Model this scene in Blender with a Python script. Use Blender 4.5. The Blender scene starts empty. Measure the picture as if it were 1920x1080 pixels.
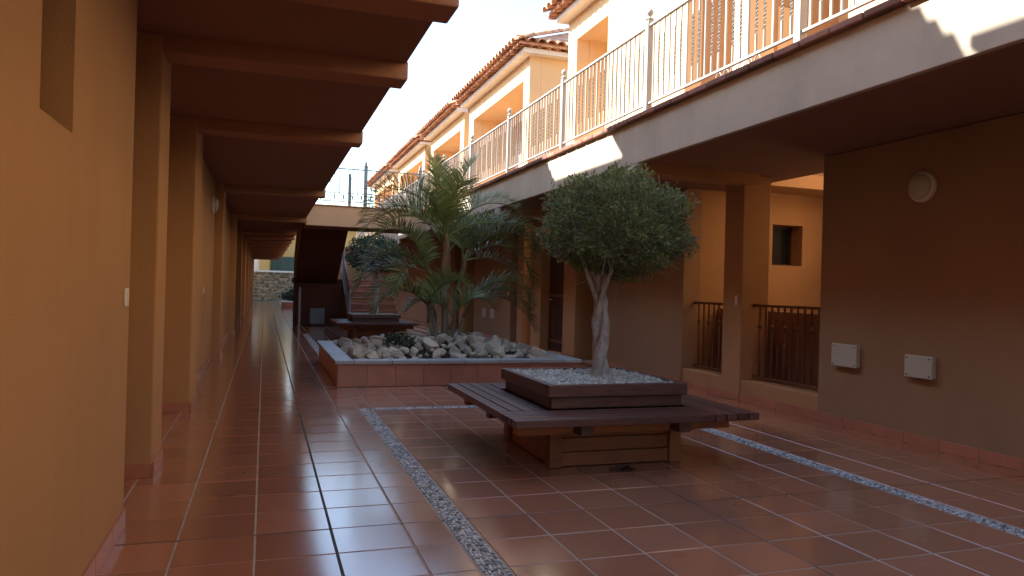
import bpy, bmesh, math, random
from mathutils import Vector, Matrix, noise as mnoise
R = math.radians
rnd = random.Random(7)
sc = bpy.context.scene
col = sc.collection

# ------------------------------------------------------------------ camera
F_PX = 1380.0
CAM_H = 1.2
yaw, pitch, roll = R(18.6), R(0.1), R(-1.55)
fw = Vector((math.sin(yaw)*math.cos(pitch), math.cos(yaw)*math.cos(pitch), math.sin(pitch)))
r0 = Vector((math.cos(yaw), -math.sin(yaw), 0)); u0 = r0.cross(fw)
rt = r0*math.cos(roll) - u0*math.sin(roll); up = u0*math.cos(roll) + r0*math.sin(roll)
cam_d = bpy.data.cameras.new('camera'); cam = bpy.data.objects.new('camera', cam_d); col.objects.link(cam)
M4 = Matrix((( rt.x, up.x, -fw.x, 0), (rt.y, up.y, -fw.y, 0), (rt.z, up.z, -fw.z, CAM_H), (0, 0, 0, 1)))
cam.matrix_world = M4
cam_d.sensor_width = 36; cam_d.lens = 36*F_PX/1920; cam_d.clip_end = 600; cam_d.clip_start = 0.05
sc.camera = cam

# ------------------------------------------------------------------ light
KY, KZ = -0.44, -0.832                       # sunlight travels (1, KY, KZ)
sd = Vector((1, KY, KZ)).normalized()
elev = math.asin(-sd.z); azim = math.atan2(-sd.x, -sd.y)
w = bpy.data.worlds.new('World'); sc.world = w; w.use_nodes = True
nt = w.node_tree; nt.nodes.clear()
sky = nt.nodes.new('ShaderNodeTexSky'); sky.sky_type = 'NISHITA'; sky.sun_disc = False
sky.sun_elevation = elev; sky.sun_rotation = azim; sky.altitude = 50; sky.dust_density = 0.8; sky.air_density = 1.2; sky.ozone_density = 1.5
bg = nt.nodes.new('ShaderNodeBackground'); bg.inputs['Strength'].default_value = 0.14
ow = nt.nodes.new('ShaderNodeOutputWorld')
nt.links.new(sky.outputs[0], bg.inputs[0]); nt.links.new(bg.outputs[0], ow.inputs[0])
sl = bpy.data.lights.new('sun', 'SUN'); sl.energy = 5.0; sl.angle = R(0.5); sl.color = (1.0, 0.96, 0.90)
so = bpy.data.objects.new('sun', sl); col.objects.link(so)
so.rotation_euler = sd.to_track_quat('-Z', 'Y').to_euler()
sc.view_settings.view_transform = 'Standard'; sc.view_settings.look = 'None'
sc.view_settings.gamma = 1.0; sc.view_settings.exposure = 1.96
sc.render.engine = 'CYCLES'
sc.cycles.max_bounces = 10; sc.cycles.diffuse_bounces = 6; sc.cycles.glossy_bounces = 4
sc.cycles.transparent_max_bounces = 8; sc.cycles.use_denoising = True
sc.cycles.caustics_reflective = False; sc.cycles.caustics_refractive = False
sc.cycles.sample_clamp_indirect = 8.0

# ------------------------------------------------------------------ materials
def newmat(name):
    m = bpy.data.materials.new(name); m.use_nodes = True
    return m, m.node_tree, m.node_tree.nodes['Principled BSDF']
def mat(name, c, rough=0.8, var=0.12, scale=3.0, fine=60.0, bump=0.15, bdist=0.004, spec=0.4, objvar=0.0, c2=None, stretch=None, metal=0.0, coat=0.0, streak=0.0, rvar=0.2):
    m, t, b = newmat(name); N = t.nodes; L = t.links
    geo = N.new('ShaderNodeNewGeometry')
    src = geo.outputs['Position']
    if stretch:
        tc = N.new('ShaderNodeTexCoord'); mp = N.new('ShaderNodeMapping'); mp.inputs['Scale'].default_value = stretch
        L.new(geo.outputs['Position'], mp.inputs['Vector']); src = mp.outputs[0]
    n1 = N.new('ShaderNodeTexNoise'); n1.inputs['Scale'].default_value = scale; n1.inputs['Detail'].default_value = 6; n1.inputs['Roughness'].default_value = 0.62
    L.new(src, n1.inputs['Vector'])
    n2 = N.new('ShaderNodeTexNoise'); n2.inputs['Scale'].default_value = fine; n2.inputs['Detail'].default_value = 4
    L.new(src, n2.inputs['Vector'])
    mr = N.new('ShaderNodeMapRange'); mr.inputs['From Min'].default_value = 0.3; mr.inputs['From Max'].default_value = 0.7
    mr.inputs['To Min'].default_value = 1-var; mr.inputs['To Max'].default_value = 1+var
    L.new(n1.outputs['Fac'], mr.inputs['Value'])
    base = N.new('ShaderNodeRGB'); base.outputs[0].default_value = (*c, 1); bc = base.outputs[0]
    if c2:
        mx = N.new('ShaderNodeMix'); mx.data_type = 'RGBA'
        mx.inputs['A'].default_value = (*c, 1); mx.inputs['B'].default_value = (*c2, 1)
        cr = N.new('ShaderNodeMapRange'); cr.inputs['From Min'].default_value = 0.42; cr.inputs['From Max'].default_value = 0.62
        L.new(n1.outputs['Fac'], cr.inputs['Value']); L.new(cr.outputs[0], mx.inputs['Factor']); bc = mx.outputs['Result']
    vm = N.new('ShaderNodeVectorMath'); vm.operation = 'SCALE'
    L.new(bc, vm.inputs[0]); L.new(mr.outputs[0], vm.inputs['Scale']); out = vm.outputs[0]
    if objvar:
        oi = N.new('ShaderNodeObjectInfo'); ad = N.new('ShaderNodeMath'); ad.operation = 'ADD'
        L.new(oi.outputs['Random'], ad.inputs[0]); L.new(geo.outputs['Random Per Island'], ad.inputs[1])
        fr = N.new('ShaderNodeMath'); fr.operation = 'FRACT'; L.new(ad.outputs[0], fr.inputs[0])
        mo = N.new('ShaderNodeMapRange'); mo.inputs['To Min'].default_value = 1-objvar; mo.inputs['To Max'].default_value = 1+objvar
        L.new(fr.outputs[0], mo.inputs['Value'])
        v2 = N.new('ShaderNodeVectorMath'); v2.operation = 'SCALE'
        L.new(out, v2.inputs[0]); L.new(mo.outputs[0], v2.inputs['Scale']); out = v2.outputs[0]
    if streak:
        m3 = N.new('ShaderNodeMapping'); m3.inputs['Scale'].default_value = (1.3, 1.3, 0.5); L.new(geo.outputs['Position'], m3.inputs['Vector'])
        n3 = N.new('ShaderNodeTexNoise'); n3.inputs['Scale'].default_value = 1.6; n3.inputs['Detail'].default_value = 7; n3.inputs['Roughness'].default_value = 0.7
        L.new(m3.outputs[0], n3.inputs['Vector'])
        r3 = N.new('ShaderNodeMapRange'); r3.inputs['From Min'].default_value = 0.45; r3.inputs['From Max'].default_value = 0.75; r3.inputs['To Min'].default_value = 1.0+streak*.3; r3.inputs['To Max'].default_value = 1.0-streak
        L.new(n3.outputs['Fac'], r3.inputs['Value'])
        v3 = N.new('ShaderNodeVectorMath'); v3.operation = 'SCALE'; L.new(out, v3.inputs[0]); L.new(r3.outputs[0], v3.inputs['Scale']); out = v3.outputs[0]
    L.new(out, b.inputs['Base Color'])
    rr = N.new('ShaderNodeMapRange'); rr.inputs['To Min'].default_value = max(0.02, rough*(1-rvar)); rr.inputs['To Max'].default_value = min(1, rough*(1+rvar*1.4))
    L.new(n1.outputs['Fac'], rr.inputs['Value']); L.new(rr.outputs[0], b.inputs['Roughness'])
    b.inputs['Specular IOR Level'].default_value = spec; b.inputs['Metallic'].default_value = metal
    b.inputs['Coat Weight'].default_value = coat; b.inputs['Coat Roughness'].default_value = 0.16
    if bump:
        ad2 = N.new('ShaderNodeMath'); ad2.operation = 'ADD'
        L.new(n1.outputs['Fac'], ad2.inputs[0]); L.new(n2.outputs['Fac'], ad2.inputs[1])
        bp = N.new('ShaderNodeBump'); bp.inputs['Strength'].default_value = bump; bp.inputs['Distance'].default_value = bdist
        L.new(ad2.outputs[0], bp.inputs['Height']); L.new(bp.outputs[0], b.inputs['Normal'])
    return m
def leafmat(name, c, trans=0.25, var=0.35, rough=0.45):
    m = mat(name, c, rough, 0.2, 2.0, bump=0, spec=0.4, objvar=var)
    t = m.node_tree; N = t.nodes; L = t.links; b = N['Principled BSDF']; o = N['Material Output']
    tr = N.new('ShaderNodeBsdfTranslucent')
    src = b.inputs['Base Color'].links[0].from_socket
    L.new(src, tr.inputs['Color'])
    ms = N.new('ShaderNodeMixShader'); ms.inputs[0].default_value = trans
    L.new(b.outputs[0], ms.inputs[1]); L.new(tr.outputs[0], ms.inputs[2]); L.new(ms.outputs[0], o.inputs['Surface'])
    return m

ORANGE = (0.45, 0.262, 0.132)
MT = dict(
    stucco = mat('stucco', ORANGE, 0.92, 0.13, 0.9, 150, 0.6, 0.005, 0.15, streak=0.07, c2=(0.42, 0.242, 0.122)),
    lightstucco = mat('light_stucco', (0.50, 0.435, 0.335), 0.92, 0.10, 1.4, 170, 0.35, 0.003, 0.15, streak=0.16),
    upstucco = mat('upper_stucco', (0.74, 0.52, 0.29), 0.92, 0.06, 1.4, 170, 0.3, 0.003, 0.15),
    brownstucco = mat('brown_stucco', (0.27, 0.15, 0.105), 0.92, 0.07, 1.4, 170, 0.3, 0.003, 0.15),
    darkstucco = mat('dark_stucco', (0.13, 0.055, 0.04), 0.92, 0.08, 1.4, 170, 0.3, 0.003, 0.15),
    white = mat('white_paint', (0.78, 0.74, 0.66), 0.7, 0.05, 2, 150, 0.2, 0.002),
    tile = mat('terracotta_tile', (0.44, 0.185, 0.100), 0.125, 0.20, 4.0, 38, 0.085, 0.0025, 0.9, rvar=0.45, coat=0.5, objvar=0.15, c2=(0.35, 0.145, 0.085)),
    skirt = mat('skirting_tile', (0.44, 0.185, 0.115), 0.35, 0.14, 6, 60, 0.1, 0.002, 0.5, objvar=0.1),
    mortar = mat('mortar', (0.40, 0.31, 0.24), 0.9, 0.2, 8, 120, 0.3, 0.003, 0.2),
    joint = mat('sealant', (0.035, 0.03, 0.03), 0.6, 0.2, 10, 100, 0.2, 0.002),
    pebble = mat('pebble', (0.40, 0.39, 0.37), 0.20, 0.2, 30, 200, 0.05, 0.002, 0.5, objvar=0.75),
    gravel = mat('gravel', (0.46, 0.43, 0.36), 0.75, 0.25, 25, 200, 0.3, 0.002, objvar=0.4),
    rock = mat('rock', (0.54, 0.47, 0.365), 0.9, 0.28, 7, 55, 0.7, 0.02, 0.2, objvar=0.3, c2=(0.40, 0.335, 0.25)),
    soil = mat('soil', (0.05, 0.04, 0.03), 0.95, 0.3, 8, 80, 0.6, 0.02, 0.1),
    coping = mat('stone_coping', (0.40, 0.42, 0.42), 0.45, 0.22, 9, 120, 0.25, 0.003, 0.5, objvar=0.12, c2=(0.30, 0.31, 0.32)),
    wood = mat('stained_wood', (0.115, 0.044, 0.030), 0.36, 0.35, 5, 90, 0.35, 0.003, 0.5, objvar=0.25, stretch=(2.2, 2.2, 9)),
    woodlow = mat('worn_wood', (0.36, 0.135, 0.045), 0.6, 0.4, 4, 70, 0.4, 0.004, 0.4, objvar=0.25, c2=(0.19, 0.07, 0.03), stretch=(1.5, 1.5, 11)),
    rooftile = mat('roof_tile', (0.47, 0.23, 0.13), 0.8, 0.25, 7, 80, 0.3, 0.004, 0.3, objvar=0.3, c2=(0.58, 0.36, 0.23)),
    nosing = mat('nosing_tile', (0.26, 0.12, 0.08), 0.7, 0.25, 7, 80, 0.3, 0.004, 0.3, objvar=0.3),
    bridgepaint = mat('bridge_stucco', (0.60, 0.40, 0.235), 0.92, 0.07, 1.3, 190, 0.35, 0.003, 0.15),
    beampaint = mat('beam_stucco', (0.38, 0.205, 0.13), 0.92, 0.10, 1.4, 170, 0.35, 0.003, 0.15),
    shadedstucco = mat('shaded_stucco', (0.355, 0.225, 0.135), 0.92, 0.16, 0.9, 150, 0.6, 0.005, 0.15, c2=(0.31, 0.20, 0.125), streak=0.09),  # orange stucco darkened, the shade under the gallery put into the colour
    ironwhite = mat('cream_painted_iron', (0.34, 0.325, 0.295), 0.5, 0.08, 5, 60, 0.1, 0.001),
    ironbrown = mat('brown_painted_iron', (0.15, 0.055, 0.030), 0.38, 0.15, 5, 60, 0.1, 0.001, 0.5),
    irongrey = mat('grey_green_iron', (0.22, 0.27, 0.28), 0.5, 0.1, 5, 60, 0.1, 0.001),
    postgrey = mat('pale_grey_iron', (0.42, 0.42, 0.46), 0.5, 0.1, 5, 60, 0.1, 0.001),
    plastic = mat('cream_plastic', (0.50, 0.50, 0.42), 0.5, 0.05, 4, 90, 0.03, 0.001, 0.5),
    plasticw = mat('white_plastic', (0.72, 0.70, 0.66), 0.4, 0.04, 4, 90, 0.02, 0.001, 0.5),
    bluebox = mat('grey_blue_metal', (0.20, 0.25, 0.27), 0.45, 0.1, 4, 90, 0.05, 0.001, 0.5),
    door = mat('dark_door', (0.055, 0.020, 0.014), 0.5, 0.3, 4, 60, 0.3, 0.003, 0.4, stretch=(4, 4, .6)),
    glass = mat('dark_glass', (0.012, 0.014, 0.016), 0.08, 0.1, 2, 30, 0, 0.001, 0.6),
    bark = mat('pale_bark', (0.56, 0.50, 0.43), 0.9, 0.30, 9, 60, 1.0, 0.016, 0.2, c2=(0.30, 0.245, 0.20)),
    twig = mat('twig', (0.30, 0.24, 0.17), 0.85, 0.2, 12, 70, 0.2, 0.003, 0.2),
    palmtrunk = mat('palm_trunk', (0.23, 0.21, 0.15), 0.8, 0.25, 6, 50, 0.4, 0.006, 0.2, stretch=(2, 2, 14)),
    sheath = mat('palm_sheath', (0.17, 0.13, 0.05), 0.7, 0.3, 6, 50, 0.3, 0.006, 0.2, c2=(0.20, 0.09, 0.05)),
    ficus = leafmat('ficus_leaf', (0.20, 0.225, 0.085), 0.45, 0.45),
    ficusdark = leafmat('dark_ficus_leaf', (0.07, 0.115, 0.065), 0.3, 0.4),
    palm = leafmat('palm_leaf', (0.19, 0.225, 0.070), 0.25, 0.40),
    palmdry = leafmat('dry_palm_leaf', (0.24, 0.19, 0.09), 0.25, 0.35),
    shrub = leafmat('shrub_leaf', (0.030, 0.045, 0.022), 0.15, 0.4),
    dead = leafmat('dead_leaf', (0.035, 0.028, 0.026), 0.05, 0.3, 0.7),
    wallstone = mat('wall_stone', (0.26, 0.20, 0.125), 0.95, 0.3, 3, 30, 0.5, 0.02, 0.1, objvar=0.5),
    asphalt = mat('asphalt', (0.10, 0.095, 0.09), 0.9, 0.2, 2, 60, 0.3, 0.005),
    earth = mat('earth', (0.22, 0.17, 0.12), 0.95, 0.2, 1, 20, 0.3, 0.02),
    yellow = mat('yellow_stucco', (0.50, 0.33, 0.13), 0.92, 0.06, 1.4, 120, 0.3, 0.003, 0.15),
    greenglass = mat('green_shutter', (0.03, 0.06, 0.05), 0.4, 0.2, 3, 40, 0.1, 0.002),
)

# ------------------------------------------------------------------ helpers
ORG = {}
class MB:
    def __init__(s): s.v = []; s.f = []; s.sm = []
    def add(s, vs, fs, smooth=False):
        o = len(s.v); s.v += [tuple(p) for p in vs]; s.f += [tuple(i+o for i in f) for f in fs]; s.sm += [smooth]*len(fs); return s
    def box(s, x0, x1, y0, y1, z0, z1):
        vs = [(x0,y0,z0),(x1,y0,z0),(x1,y1,z0),(x0,y1,z0),(x0,y0,z1),(x1,y0,z1),(x1,y1,z1),(x0,y1,z1)]
        return s.add(vs, [(0,3,2,1),(4,5,6,7),(0,1,5,4),(1,2,6,5),(2,3,7,6),(3,0,4,7)])
    def tube(s, pts, rad, n=8, cap=True, smooth=True):
        pts = [Vector(p) for p in pts]; k = len(pts)
        if not hasattr(rad, '__len__'): rad = [rad]*k
        vs = []; prev = None
        for i, p in enumerate(pts):
            d = (pts[min(i+1, k-1)] - pts[max(i-1, 0)]).normalized()
            if prev is None:
                a = Vector((0,0,1)) if abs(d.z) < 0.9 else Vector((1,0,0)); x = d.cross(a).normalized()
            else:
                x = (prev - d*prev.dot(d)).normalized()
            prev = x; y = d.cross(x)
            for j in range(n):
                t = 2*math.pi*j/n
                vs.append(p + (x*math.cos(t) + y*math.sin(t))*rad[i])
        fs = []
        for i in range(k-1):
            for j in range(n):
                fs.append((i*n+j, i*n+(j+1)%n, (i+1)*n+(j+1)%n, (i+1)*n+j))
        s.add(vs, fs, smooth)
        if cap:
            o = len(s.v) - k*n
            s.f.append(tuple(o+j for j in reversed(range(n)))); s.f.append(tuple(o+(k-1)*n+j for j in range(n))); s.sm += [False]*2
        return s
    def lathe(s, prof, c=(0,0,0), axis='z', n=24, smooth=True):
        vs = []; c = Vector(c)
        for r, h in prof:
            for j in range(n):
                t = 2*math.pi*j/n; a, b = r*math.cos(t), r*math.sin(t)
                p = Vector((a, b, h)) if axis == 'z' else Vector((h, a, b)) if axis == 'x' else Vector((a, h, b))
                vs.append(c+p)
        fs = []
        for i in range(len(prof)-1):
            for j in range(n): fs.append((i*n+j, i*n+(j+1)%n, (i+1)*n+(j+1)%n, (i+1)*n+j))
        o = len(s.v); s.add(vs, fs, smooth)
        s.f.append(tuple(o+j for j in reversed(range(n)))); s.f.append(tuple(o+(len(prof)-1)*n+j for j in range(n))); s.sm += [False]*2
        return s
    def mesh(s, name, m, org=(0,0,0), bevel=0.0, fix=True):
        me = bpy.data.meshes.new(name)
        o = Vector(org)
        me.from_pydata([tuple(Vector(p)-o) for p in s.v], [], s.f)
        me.polygons.foreach_set('use_smooth', s.sm)
        if bevel or fix:
            bm = bmesh.new(); bm.from_mesh(me)
            if bevel:
                bmesh.ops.remove_doubles(bm, verts=bm.verts, dist=1e-5)
                bmesh.ops.bevel(bm, geom=bm.edges, offset=bevel, segments=2, affect='EDGES', profile=0.5)
            if fix: bmesh.ops.recalc_face_normals(bm, faces=bm.faces)
            bm.to_mesh(me); bm.free()
        me.materials.append(m); me.update()
        return me
    def build(s, name, m, parent=None, bevel=0.0, org=None, fix=True):
        if org is None: org = ORG.get(parent.name, (0,0,0)) if parent else (0,0,0)
        me = s.mesh(name, m, org, bevel, fix)
        ob = bpy.data.objects.new(name, me); col.objects.link(ob)
        if parent: ob.parent = parent; ORG[ob.name] = org
        else: ob.location = org; ORG[ob.name] = org
        return ob
def tag(o, label=None, cat=None, group=None, kind=None):
    if label: o['label'] = label
    if cat: o['category'] = cat
    if group: o['group'] = group
    if kind: o['kind'] = kind
    return o
def thing(name, label, cat, loc=(0,0,0), group=None):
    o = bpy.data.objects.new(name, None); col.objects.link(o); o.location = loc; o.empty_display_size = 0.2
    ORG[o.name] = tuple(loc); return tag(o, label, cat, group)
def inst(me, name, parent, wloc, rot=None):
    """an object sharing mesh data; wloc in world coordinates"""
    o = bpy.data.objects.new(name, me); col.objects.link(o)
    g = Vector(ORG.get(parent.name, (0,0,0))) if parent else Vector((0,0,0))
    o.location = Vector(wloc)-g
    if rot: o.rotation_euler = rot
    if parent: o.parent = parent
    ORG[o.name] = tuple(wloc)
    return o
def bx(name, m, parent, *b, bevel=0.008): return MB().box(*b).build(name, m, parent, bevel)
def copy_tree(o, dloc, parent=None, label=None):
    c = o.copy(); col.objects.link(c); c.parent = parent
    if parent is None:
        c.location = Vector(o.location)+Vector(dloc)
        if label: c['label'] = label
    for ch in [k for k in bpy.data.objects if k.parent == o]: copy_tree(ch, dloc, c)
    return c
def px(X, Y, Z):
    v = Vector((X, Y, Z-CAM_H)); z = v.dot(fw)
    if z < 0.1: return None
    return 960+F_PX*v.dot(rt)/z, 540-F_PX*v.dot(up)/z

# levels
XL, XR = -0.62, 5.16           # wall planes of the two wings
ZSL, ZBL = 2.70, 2.59          # walkway ceiling and beam underside, one wing
ZSR = 2.58                     # gallery underside, other wing
XEL, XER = 0.87, 3.72          # gallery edges
ZG = 3.10                      # gallery floor
XS = [0.90, 1.03, 3.71, 3.84]  # pebble strips
YS = [7.14, 7.27]
TP = 0.344
TS = 0.335

# ------------------------------------------------------------------ ground and floor
tag(MB().box(-80, 120, -60, 49.4, -0.6, -0.03).build('ground', MT['earth']), 'bare earth under and around the buildings', kind='structure')
tag(MB().box(-80, 120, 49.4, 260, -0.6, -0.015).build('road', MT['asphalt']), 'sunlit road beyond the end of the walkway', kind='structure')
floor = MB().box(-4.5, 9.0, -25, 49.3, -0.028, -0.0030).build('floor', MT['mortar']); tag(floor, 'red terracotta tiled courtyard floor with pale joints', kind='structure')
xl = [-2.05, -1.71, -1.37, -1.03, -0.69, -0.35, -0.01, 0.34, 0.69, 0.90]
cols_out = list(zip(xl[:-1], xl[1:])) + [(3.84+i*0.335, 3.84+(i+1)*0.335) for i in range(4)]
cols_in = [(1.03+i*TS, 1.03+(i+1)*TS) for i in range(8)]
tiles = []
def blocked(xc, yc):
    return (0.86 < xc < 3.9 and 8.85 < yc < 11.75) or (1.95 < xc < 2.8 and 4.75 < yc < 5.5)
for (a, b) in ((0.90, 1.03), (3.71, 3.84)):
    y = YS[1]
    while y < 36:
        if not blocked((a+b)/2, y+TP/2) and not (12.6 < y+TP/2 < 18.2 and a < 2): tiles.append((a, b, y, y+TP))
        y += TP
k0 = -82
for (a, b) in cols_out + cols_in:
    inn = (a, b) in cols_in
    k = k0
    while 3.70+k*TP < 49:
        y0 = 3.70+k*TP; y1 = y0+TP
        if inn and y0 > YS[0]-0.01: y0 += YS[1]-YS[0]; y1 += YS[1]-YS[0]
        if not blocked((a+b)/2, (y0+y1)/2) and y1 < 49.2: tiles.append((a, b, y0, y1))
        k += 1
J = 0.0052
def tile_mb(wx, wy, mb, cx, cy, dz=0.0, tx=0, ty=0):
    c = 0.0022; hx, hy = wx/2-J, wy/2-J
    vs = []
    for (ix, iy, z) in ((hx, hy, -0.009), (hx, hy, -c), (hx-c, hy-c, 0.0)):
        for sx, sy in ((-1,-1),(1,-1),(1,1),(-1,1)):
            vs.append((cx+sx*ix, cy+sy*iy, z+dz+(tx*sx*ix+ty*sy*iy if z > -0.01 else 0)))
    fs = [(8,9,10,11)]
    for l in (0, 1):
        for j in range(4): fs.append((l*4+j, l*4+(j+1)%4, l*4+4+(j+1)%4, l*4+4+j))
    mb.add(vs, fs)
def size_in_view(t):
    p = px((t[0]+t[1])/2, (t[2]+t[3])/2, 0)
    if not p or p[0] < -60 or p[0] > 1980 or p[1] > 1140 or t[1] < XL or t[0] > XR: return 0
    c = [px(x, y, 0) for x, y in ((t[0],t[2]),(t[1],t[2]),(t[1],t[3]),(t[0],t[3]))]
    if any(q is None for q in c): return 0
    return abs(sum(c[i][0]*c[(i+1)%4][1]-c[(i+1)%4][0]*c[i][1] for i in range(4)))/2
tiles.sort(key=size_in_view, reverse=True)
cache = {}
for i, t in enumerate(tiles[:300]):
    key = (round(t[1]-t[0], 3), round(t[3]-t[2], 3))
    if key not in cache:
        mb = MB(); tile_mb(key[0], key[1], mb, 0, 0); cache[key] = mb.mesh('tile', MT['tile'], fix=False)
    o = inst(cache[key], 'tile', floor, ((t[0]+t[1])/2, (t[2]+t[3])/2, rnd.uniform(-0.0006, 0.0006)), (rnd.gauss(0, 0.0013), rnd.gauss(0, 0.0013), 0))
mb = MB()
for t in tiles[300:]:
    tile_mb(t[1]-t[0], t[3]-t[2], mb, (t[0]+t[1])/2, (t[2]+t[3])/2, rnd.uniform(-.0006, .0006), rnd.gauss(0, .0013), rnd.gauss(0, .0013))
tag(mb.build('tile_field', MT['tile'], floor, fix=False), kind='stuff')
# dark expansion joints
for b in ((0.335, 0.345, -2, 30, ), (-0.6, 5.14, 3.6955, 3.7045), (2.362, 2.372, 0.5, 4.62)):
    bx('expansion_joint', MT['joint'], floor, b[0], b[1], b[2], b[3], -0.0029, -0.0008, bevel=0)
# pebble strips
mb = MB(); ico = bmesh.new(); bmesh.ops.create_icosphere(ico, subdivisions=1, radius=1.0)
IV = [v.co.copy() for v in ico.verts]; IFc = [tuple(v.index for v in f.verts) for f in ico.faces]; ico.free()
def blob(mb, c, r, rz, rx=0, jit=0.0, smooth=True):
    m = Matrix.Rotation(rz, 3, 'Z') @ Matrix.Rotation(rx, 3, 'X')
    mb.add([Vector(c)+m@Vector((p.x*r[0]*(1+rnd.uniform(-jit, jit)), p.y*r[1]*(1+rnd.uniform(-jit, jit)), p.z*r[2]*(1+rnd.uniform(-jit, jit)))) for p in IV], IFc, smooth)
def strip(x0, x1, y0, y1):
    along_y = (y1-y0) > (x1-x0)
    L = (y1-y0) if along_y else (x1-x0); W = (x1-x0) if along_y else (y1-y0)
    n = 6; du = 0.019
    for i in range(int(L/du)):
        for j in range(n):
            u = (i+0.5+rnd.uniform(-.3, .3)+(0.5 if j % 2 else 0))*du; v = (j+0.5+rnd.uniform(-.25, .25))*(W-0.016)/n+0.008
            X, Y = (x0+v, y0+u) if along_y else (x0+u, y0+v)
            ang = rnd.gauss(0.5 if j < n/2 else -0.5, .35)+(0 if along_y else math.pi/2)
            blob(mb, (X, Y, -0.005), (rnd.uniform(.0105, .0155), rnd.uniform(.0065, .0095), rnd.uniform(.0065, .0115)), ang)
strip(XS[0], XS[1], 2.2, YS[1]); strip(XS[2], XS[3], 1.9, YS[1]); strip(XS[1], XS[2], YS[0], YS[1])
tag(mb.build('pebble_strip', MT['pebble'], floor, fix=False), kind='stuff')
mb = MB()
strip(XS[0], XS[1], 12.9, 18.0)
tag(mb.build('pebble_strip', MT['pebble'], floor, fix=False), kind='stuff')

# ------------------------------------------------------------------ wing with the covered walkway
lw = thing('apartment_wing', 'orange stucco wing along the covered walkway, with beamed gallery overhead', 'building', (-2.0, 15, 0))
S = MT['stucco']
# near wall round a slot window
mb = MB()
mb.box(-1.2, XL, -25, 2.42, 0, ZSL); mb.box(-1.2, XL, 2.80, 3.98, 0, ZSL); mb.box(-1.2, XL, 2.42, 2.80, 0, 1.68); mb.box(-1.2, XL, 2.42, 2.80, 2.45, ZSL)
mb.build('wall', S, lw)
wn = bx('window', MT['door'], lw, -1.1, -1.06, 2.42, 2.80, 1.68, 2.45, bevel=0)
bx('pane', MT['glass'], wn, -1.062, -1.052, 2.46, 2.76, 1.72, 2.41, bevel=0)
piers = [(4.93, 5.36), (7.33, 8.05), (12.1, 12.7), (17.4, 18.0), (22, 22.6), (27, 27.6), (32, 32.6), (37, 37.6), (42, 42.6), (47, 47.6)]
for a, b in piers: bx('pier', S, lw, -1.2, XL, a, b, 0, ZSL, bevel=0.012)
recess = [(9.0, 12.1), (13.6, 17.4), (18.0, 21.0), (22.6, 27), (27.6, 32), (32.6, 37), (37.6, 42), (42.6, 47)]
for a, b in recess: bx('wall', S, lw, -1.2, -0.745, a, b, 0, ZSL-0.004, bevel=0)
bx('wall', S, lw, -1.45, -1.2, 3.98, 49.0, 0, ZSL-0.002, bevel=0)
bx('wall', S, lw, -1.2, -1.0, 47.6, 49.0, 0, ZSL-0.004, bevel=0)
# gallery slab and beams
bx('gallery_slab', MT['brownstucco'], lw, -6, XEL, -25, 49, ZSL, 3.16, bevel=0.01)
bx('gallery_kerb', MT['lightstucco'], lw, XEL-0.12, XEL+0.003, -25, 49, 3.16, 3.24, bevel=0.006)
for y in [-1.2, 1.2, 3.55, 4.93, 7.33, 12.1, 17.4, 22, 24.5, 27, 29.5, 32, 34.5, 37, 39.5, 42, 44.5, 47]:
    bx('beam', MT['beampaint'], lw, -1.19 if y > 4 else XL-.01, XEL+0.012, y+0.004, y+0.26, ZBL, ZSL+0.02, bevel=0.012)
# skirting of single tiles
def skirting(parent, segs, cutlen=0.34):
    cache = {}
    for (p, q, horiz, const, side) in segs:      # along Y at X=const (horiz False) or along X at Y=const
        n = max(1, round((q-p)/cutlen)); L = (q-p)/n
        for i in range(n):
            key = (round(L, 3), horiz, side)
            if key not in cache:
                m_ = MB()
                if not horiz: m_.box(min(0, side*0.012), max(0, side*0.012), -L/2+.002, L/2-.002, 0, 0.088)
                else: m_.box(-L/2+.002, L/2-.002, min(0, side*0.012), max(0, side*0.012), 0, 0.088)
                cache[key] = m_.mesh('skirting_tile', MT['skirt'], bevel=0.002)
            c = p+(i+.5)*L
            inst(cache[key], 'skirting_tile', parent, (const, c, 0) if not horiz else (c, const, 0))
seg = [(0.6, 3.98, False, XL, 1)]
for a, b in piers[:5]:
    seg += [(a, b, False, XL, 1), (-1.2, XL, True, a, -1)]
for a, b in recess[:3]: seg.append((a, b, False, -0.745, 1))
skirting(lw, seg)
# upper storey of the same wing: main roofs and set-back roofs
EZ, EX = 6.25, -0.10
def roof_tiles(parent, y0, y1, ex, ez, mesh, step=0.21, rows=1, slope=0.4, name='roof_tile'):
    n = int((y1-y0)/step)
    for r in range(rows):
        for i in range(n): inst(mesh, name, parent, (ex-0.0-r*0.40, y0+(i+.5)*(y1-y0)/n, ez+0.035+r*0.40*slope), (0, math.atan(slope), 0))
bt = MB(); n = 6; vs = []; fs = []      # barrel tile, open half tube with thickness, tapering
for zi, (xx, rr) in enumerate(((0.06, 0.105), (-0.42, 0.085))):
    for r_ in (rr, rr-0.016):
        for j in range(n+1):
            t = math.pi*j/n; vs.append((xx, r_*math.cos(t), r_*math.sin(t)*0.8))
k = n+1
for j in range(n):
    fs += [(j, j+1, 2*k+j+1, 2*k+j), (k+j+1, k+j, 3*k+j, 3*k+j+1), (j+1, j, k+j, k+j+1), (2*k+j, 2*k+j+1, 3*k+j+1, 3*k+j)]
bt.add(vs, fs, True); BARREL = bt.mesh('roof_tile', MT['rooftile'])
def joined_tiles(parent, lst, name):
    """lst: world matrices"""
    m_ = MB(); bv = [v.co.copy() for v in BARREL.vertices]; bf = [tuple(p.vertices) for p in BARREL.polygons]
    for M_ in lst: m_.add([M_ @ v for v in bv], bf, True)
    return tag(m_.build(name, MT['rooftile'], parent, fix=False), kind='stuff')
tl = []
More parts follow.
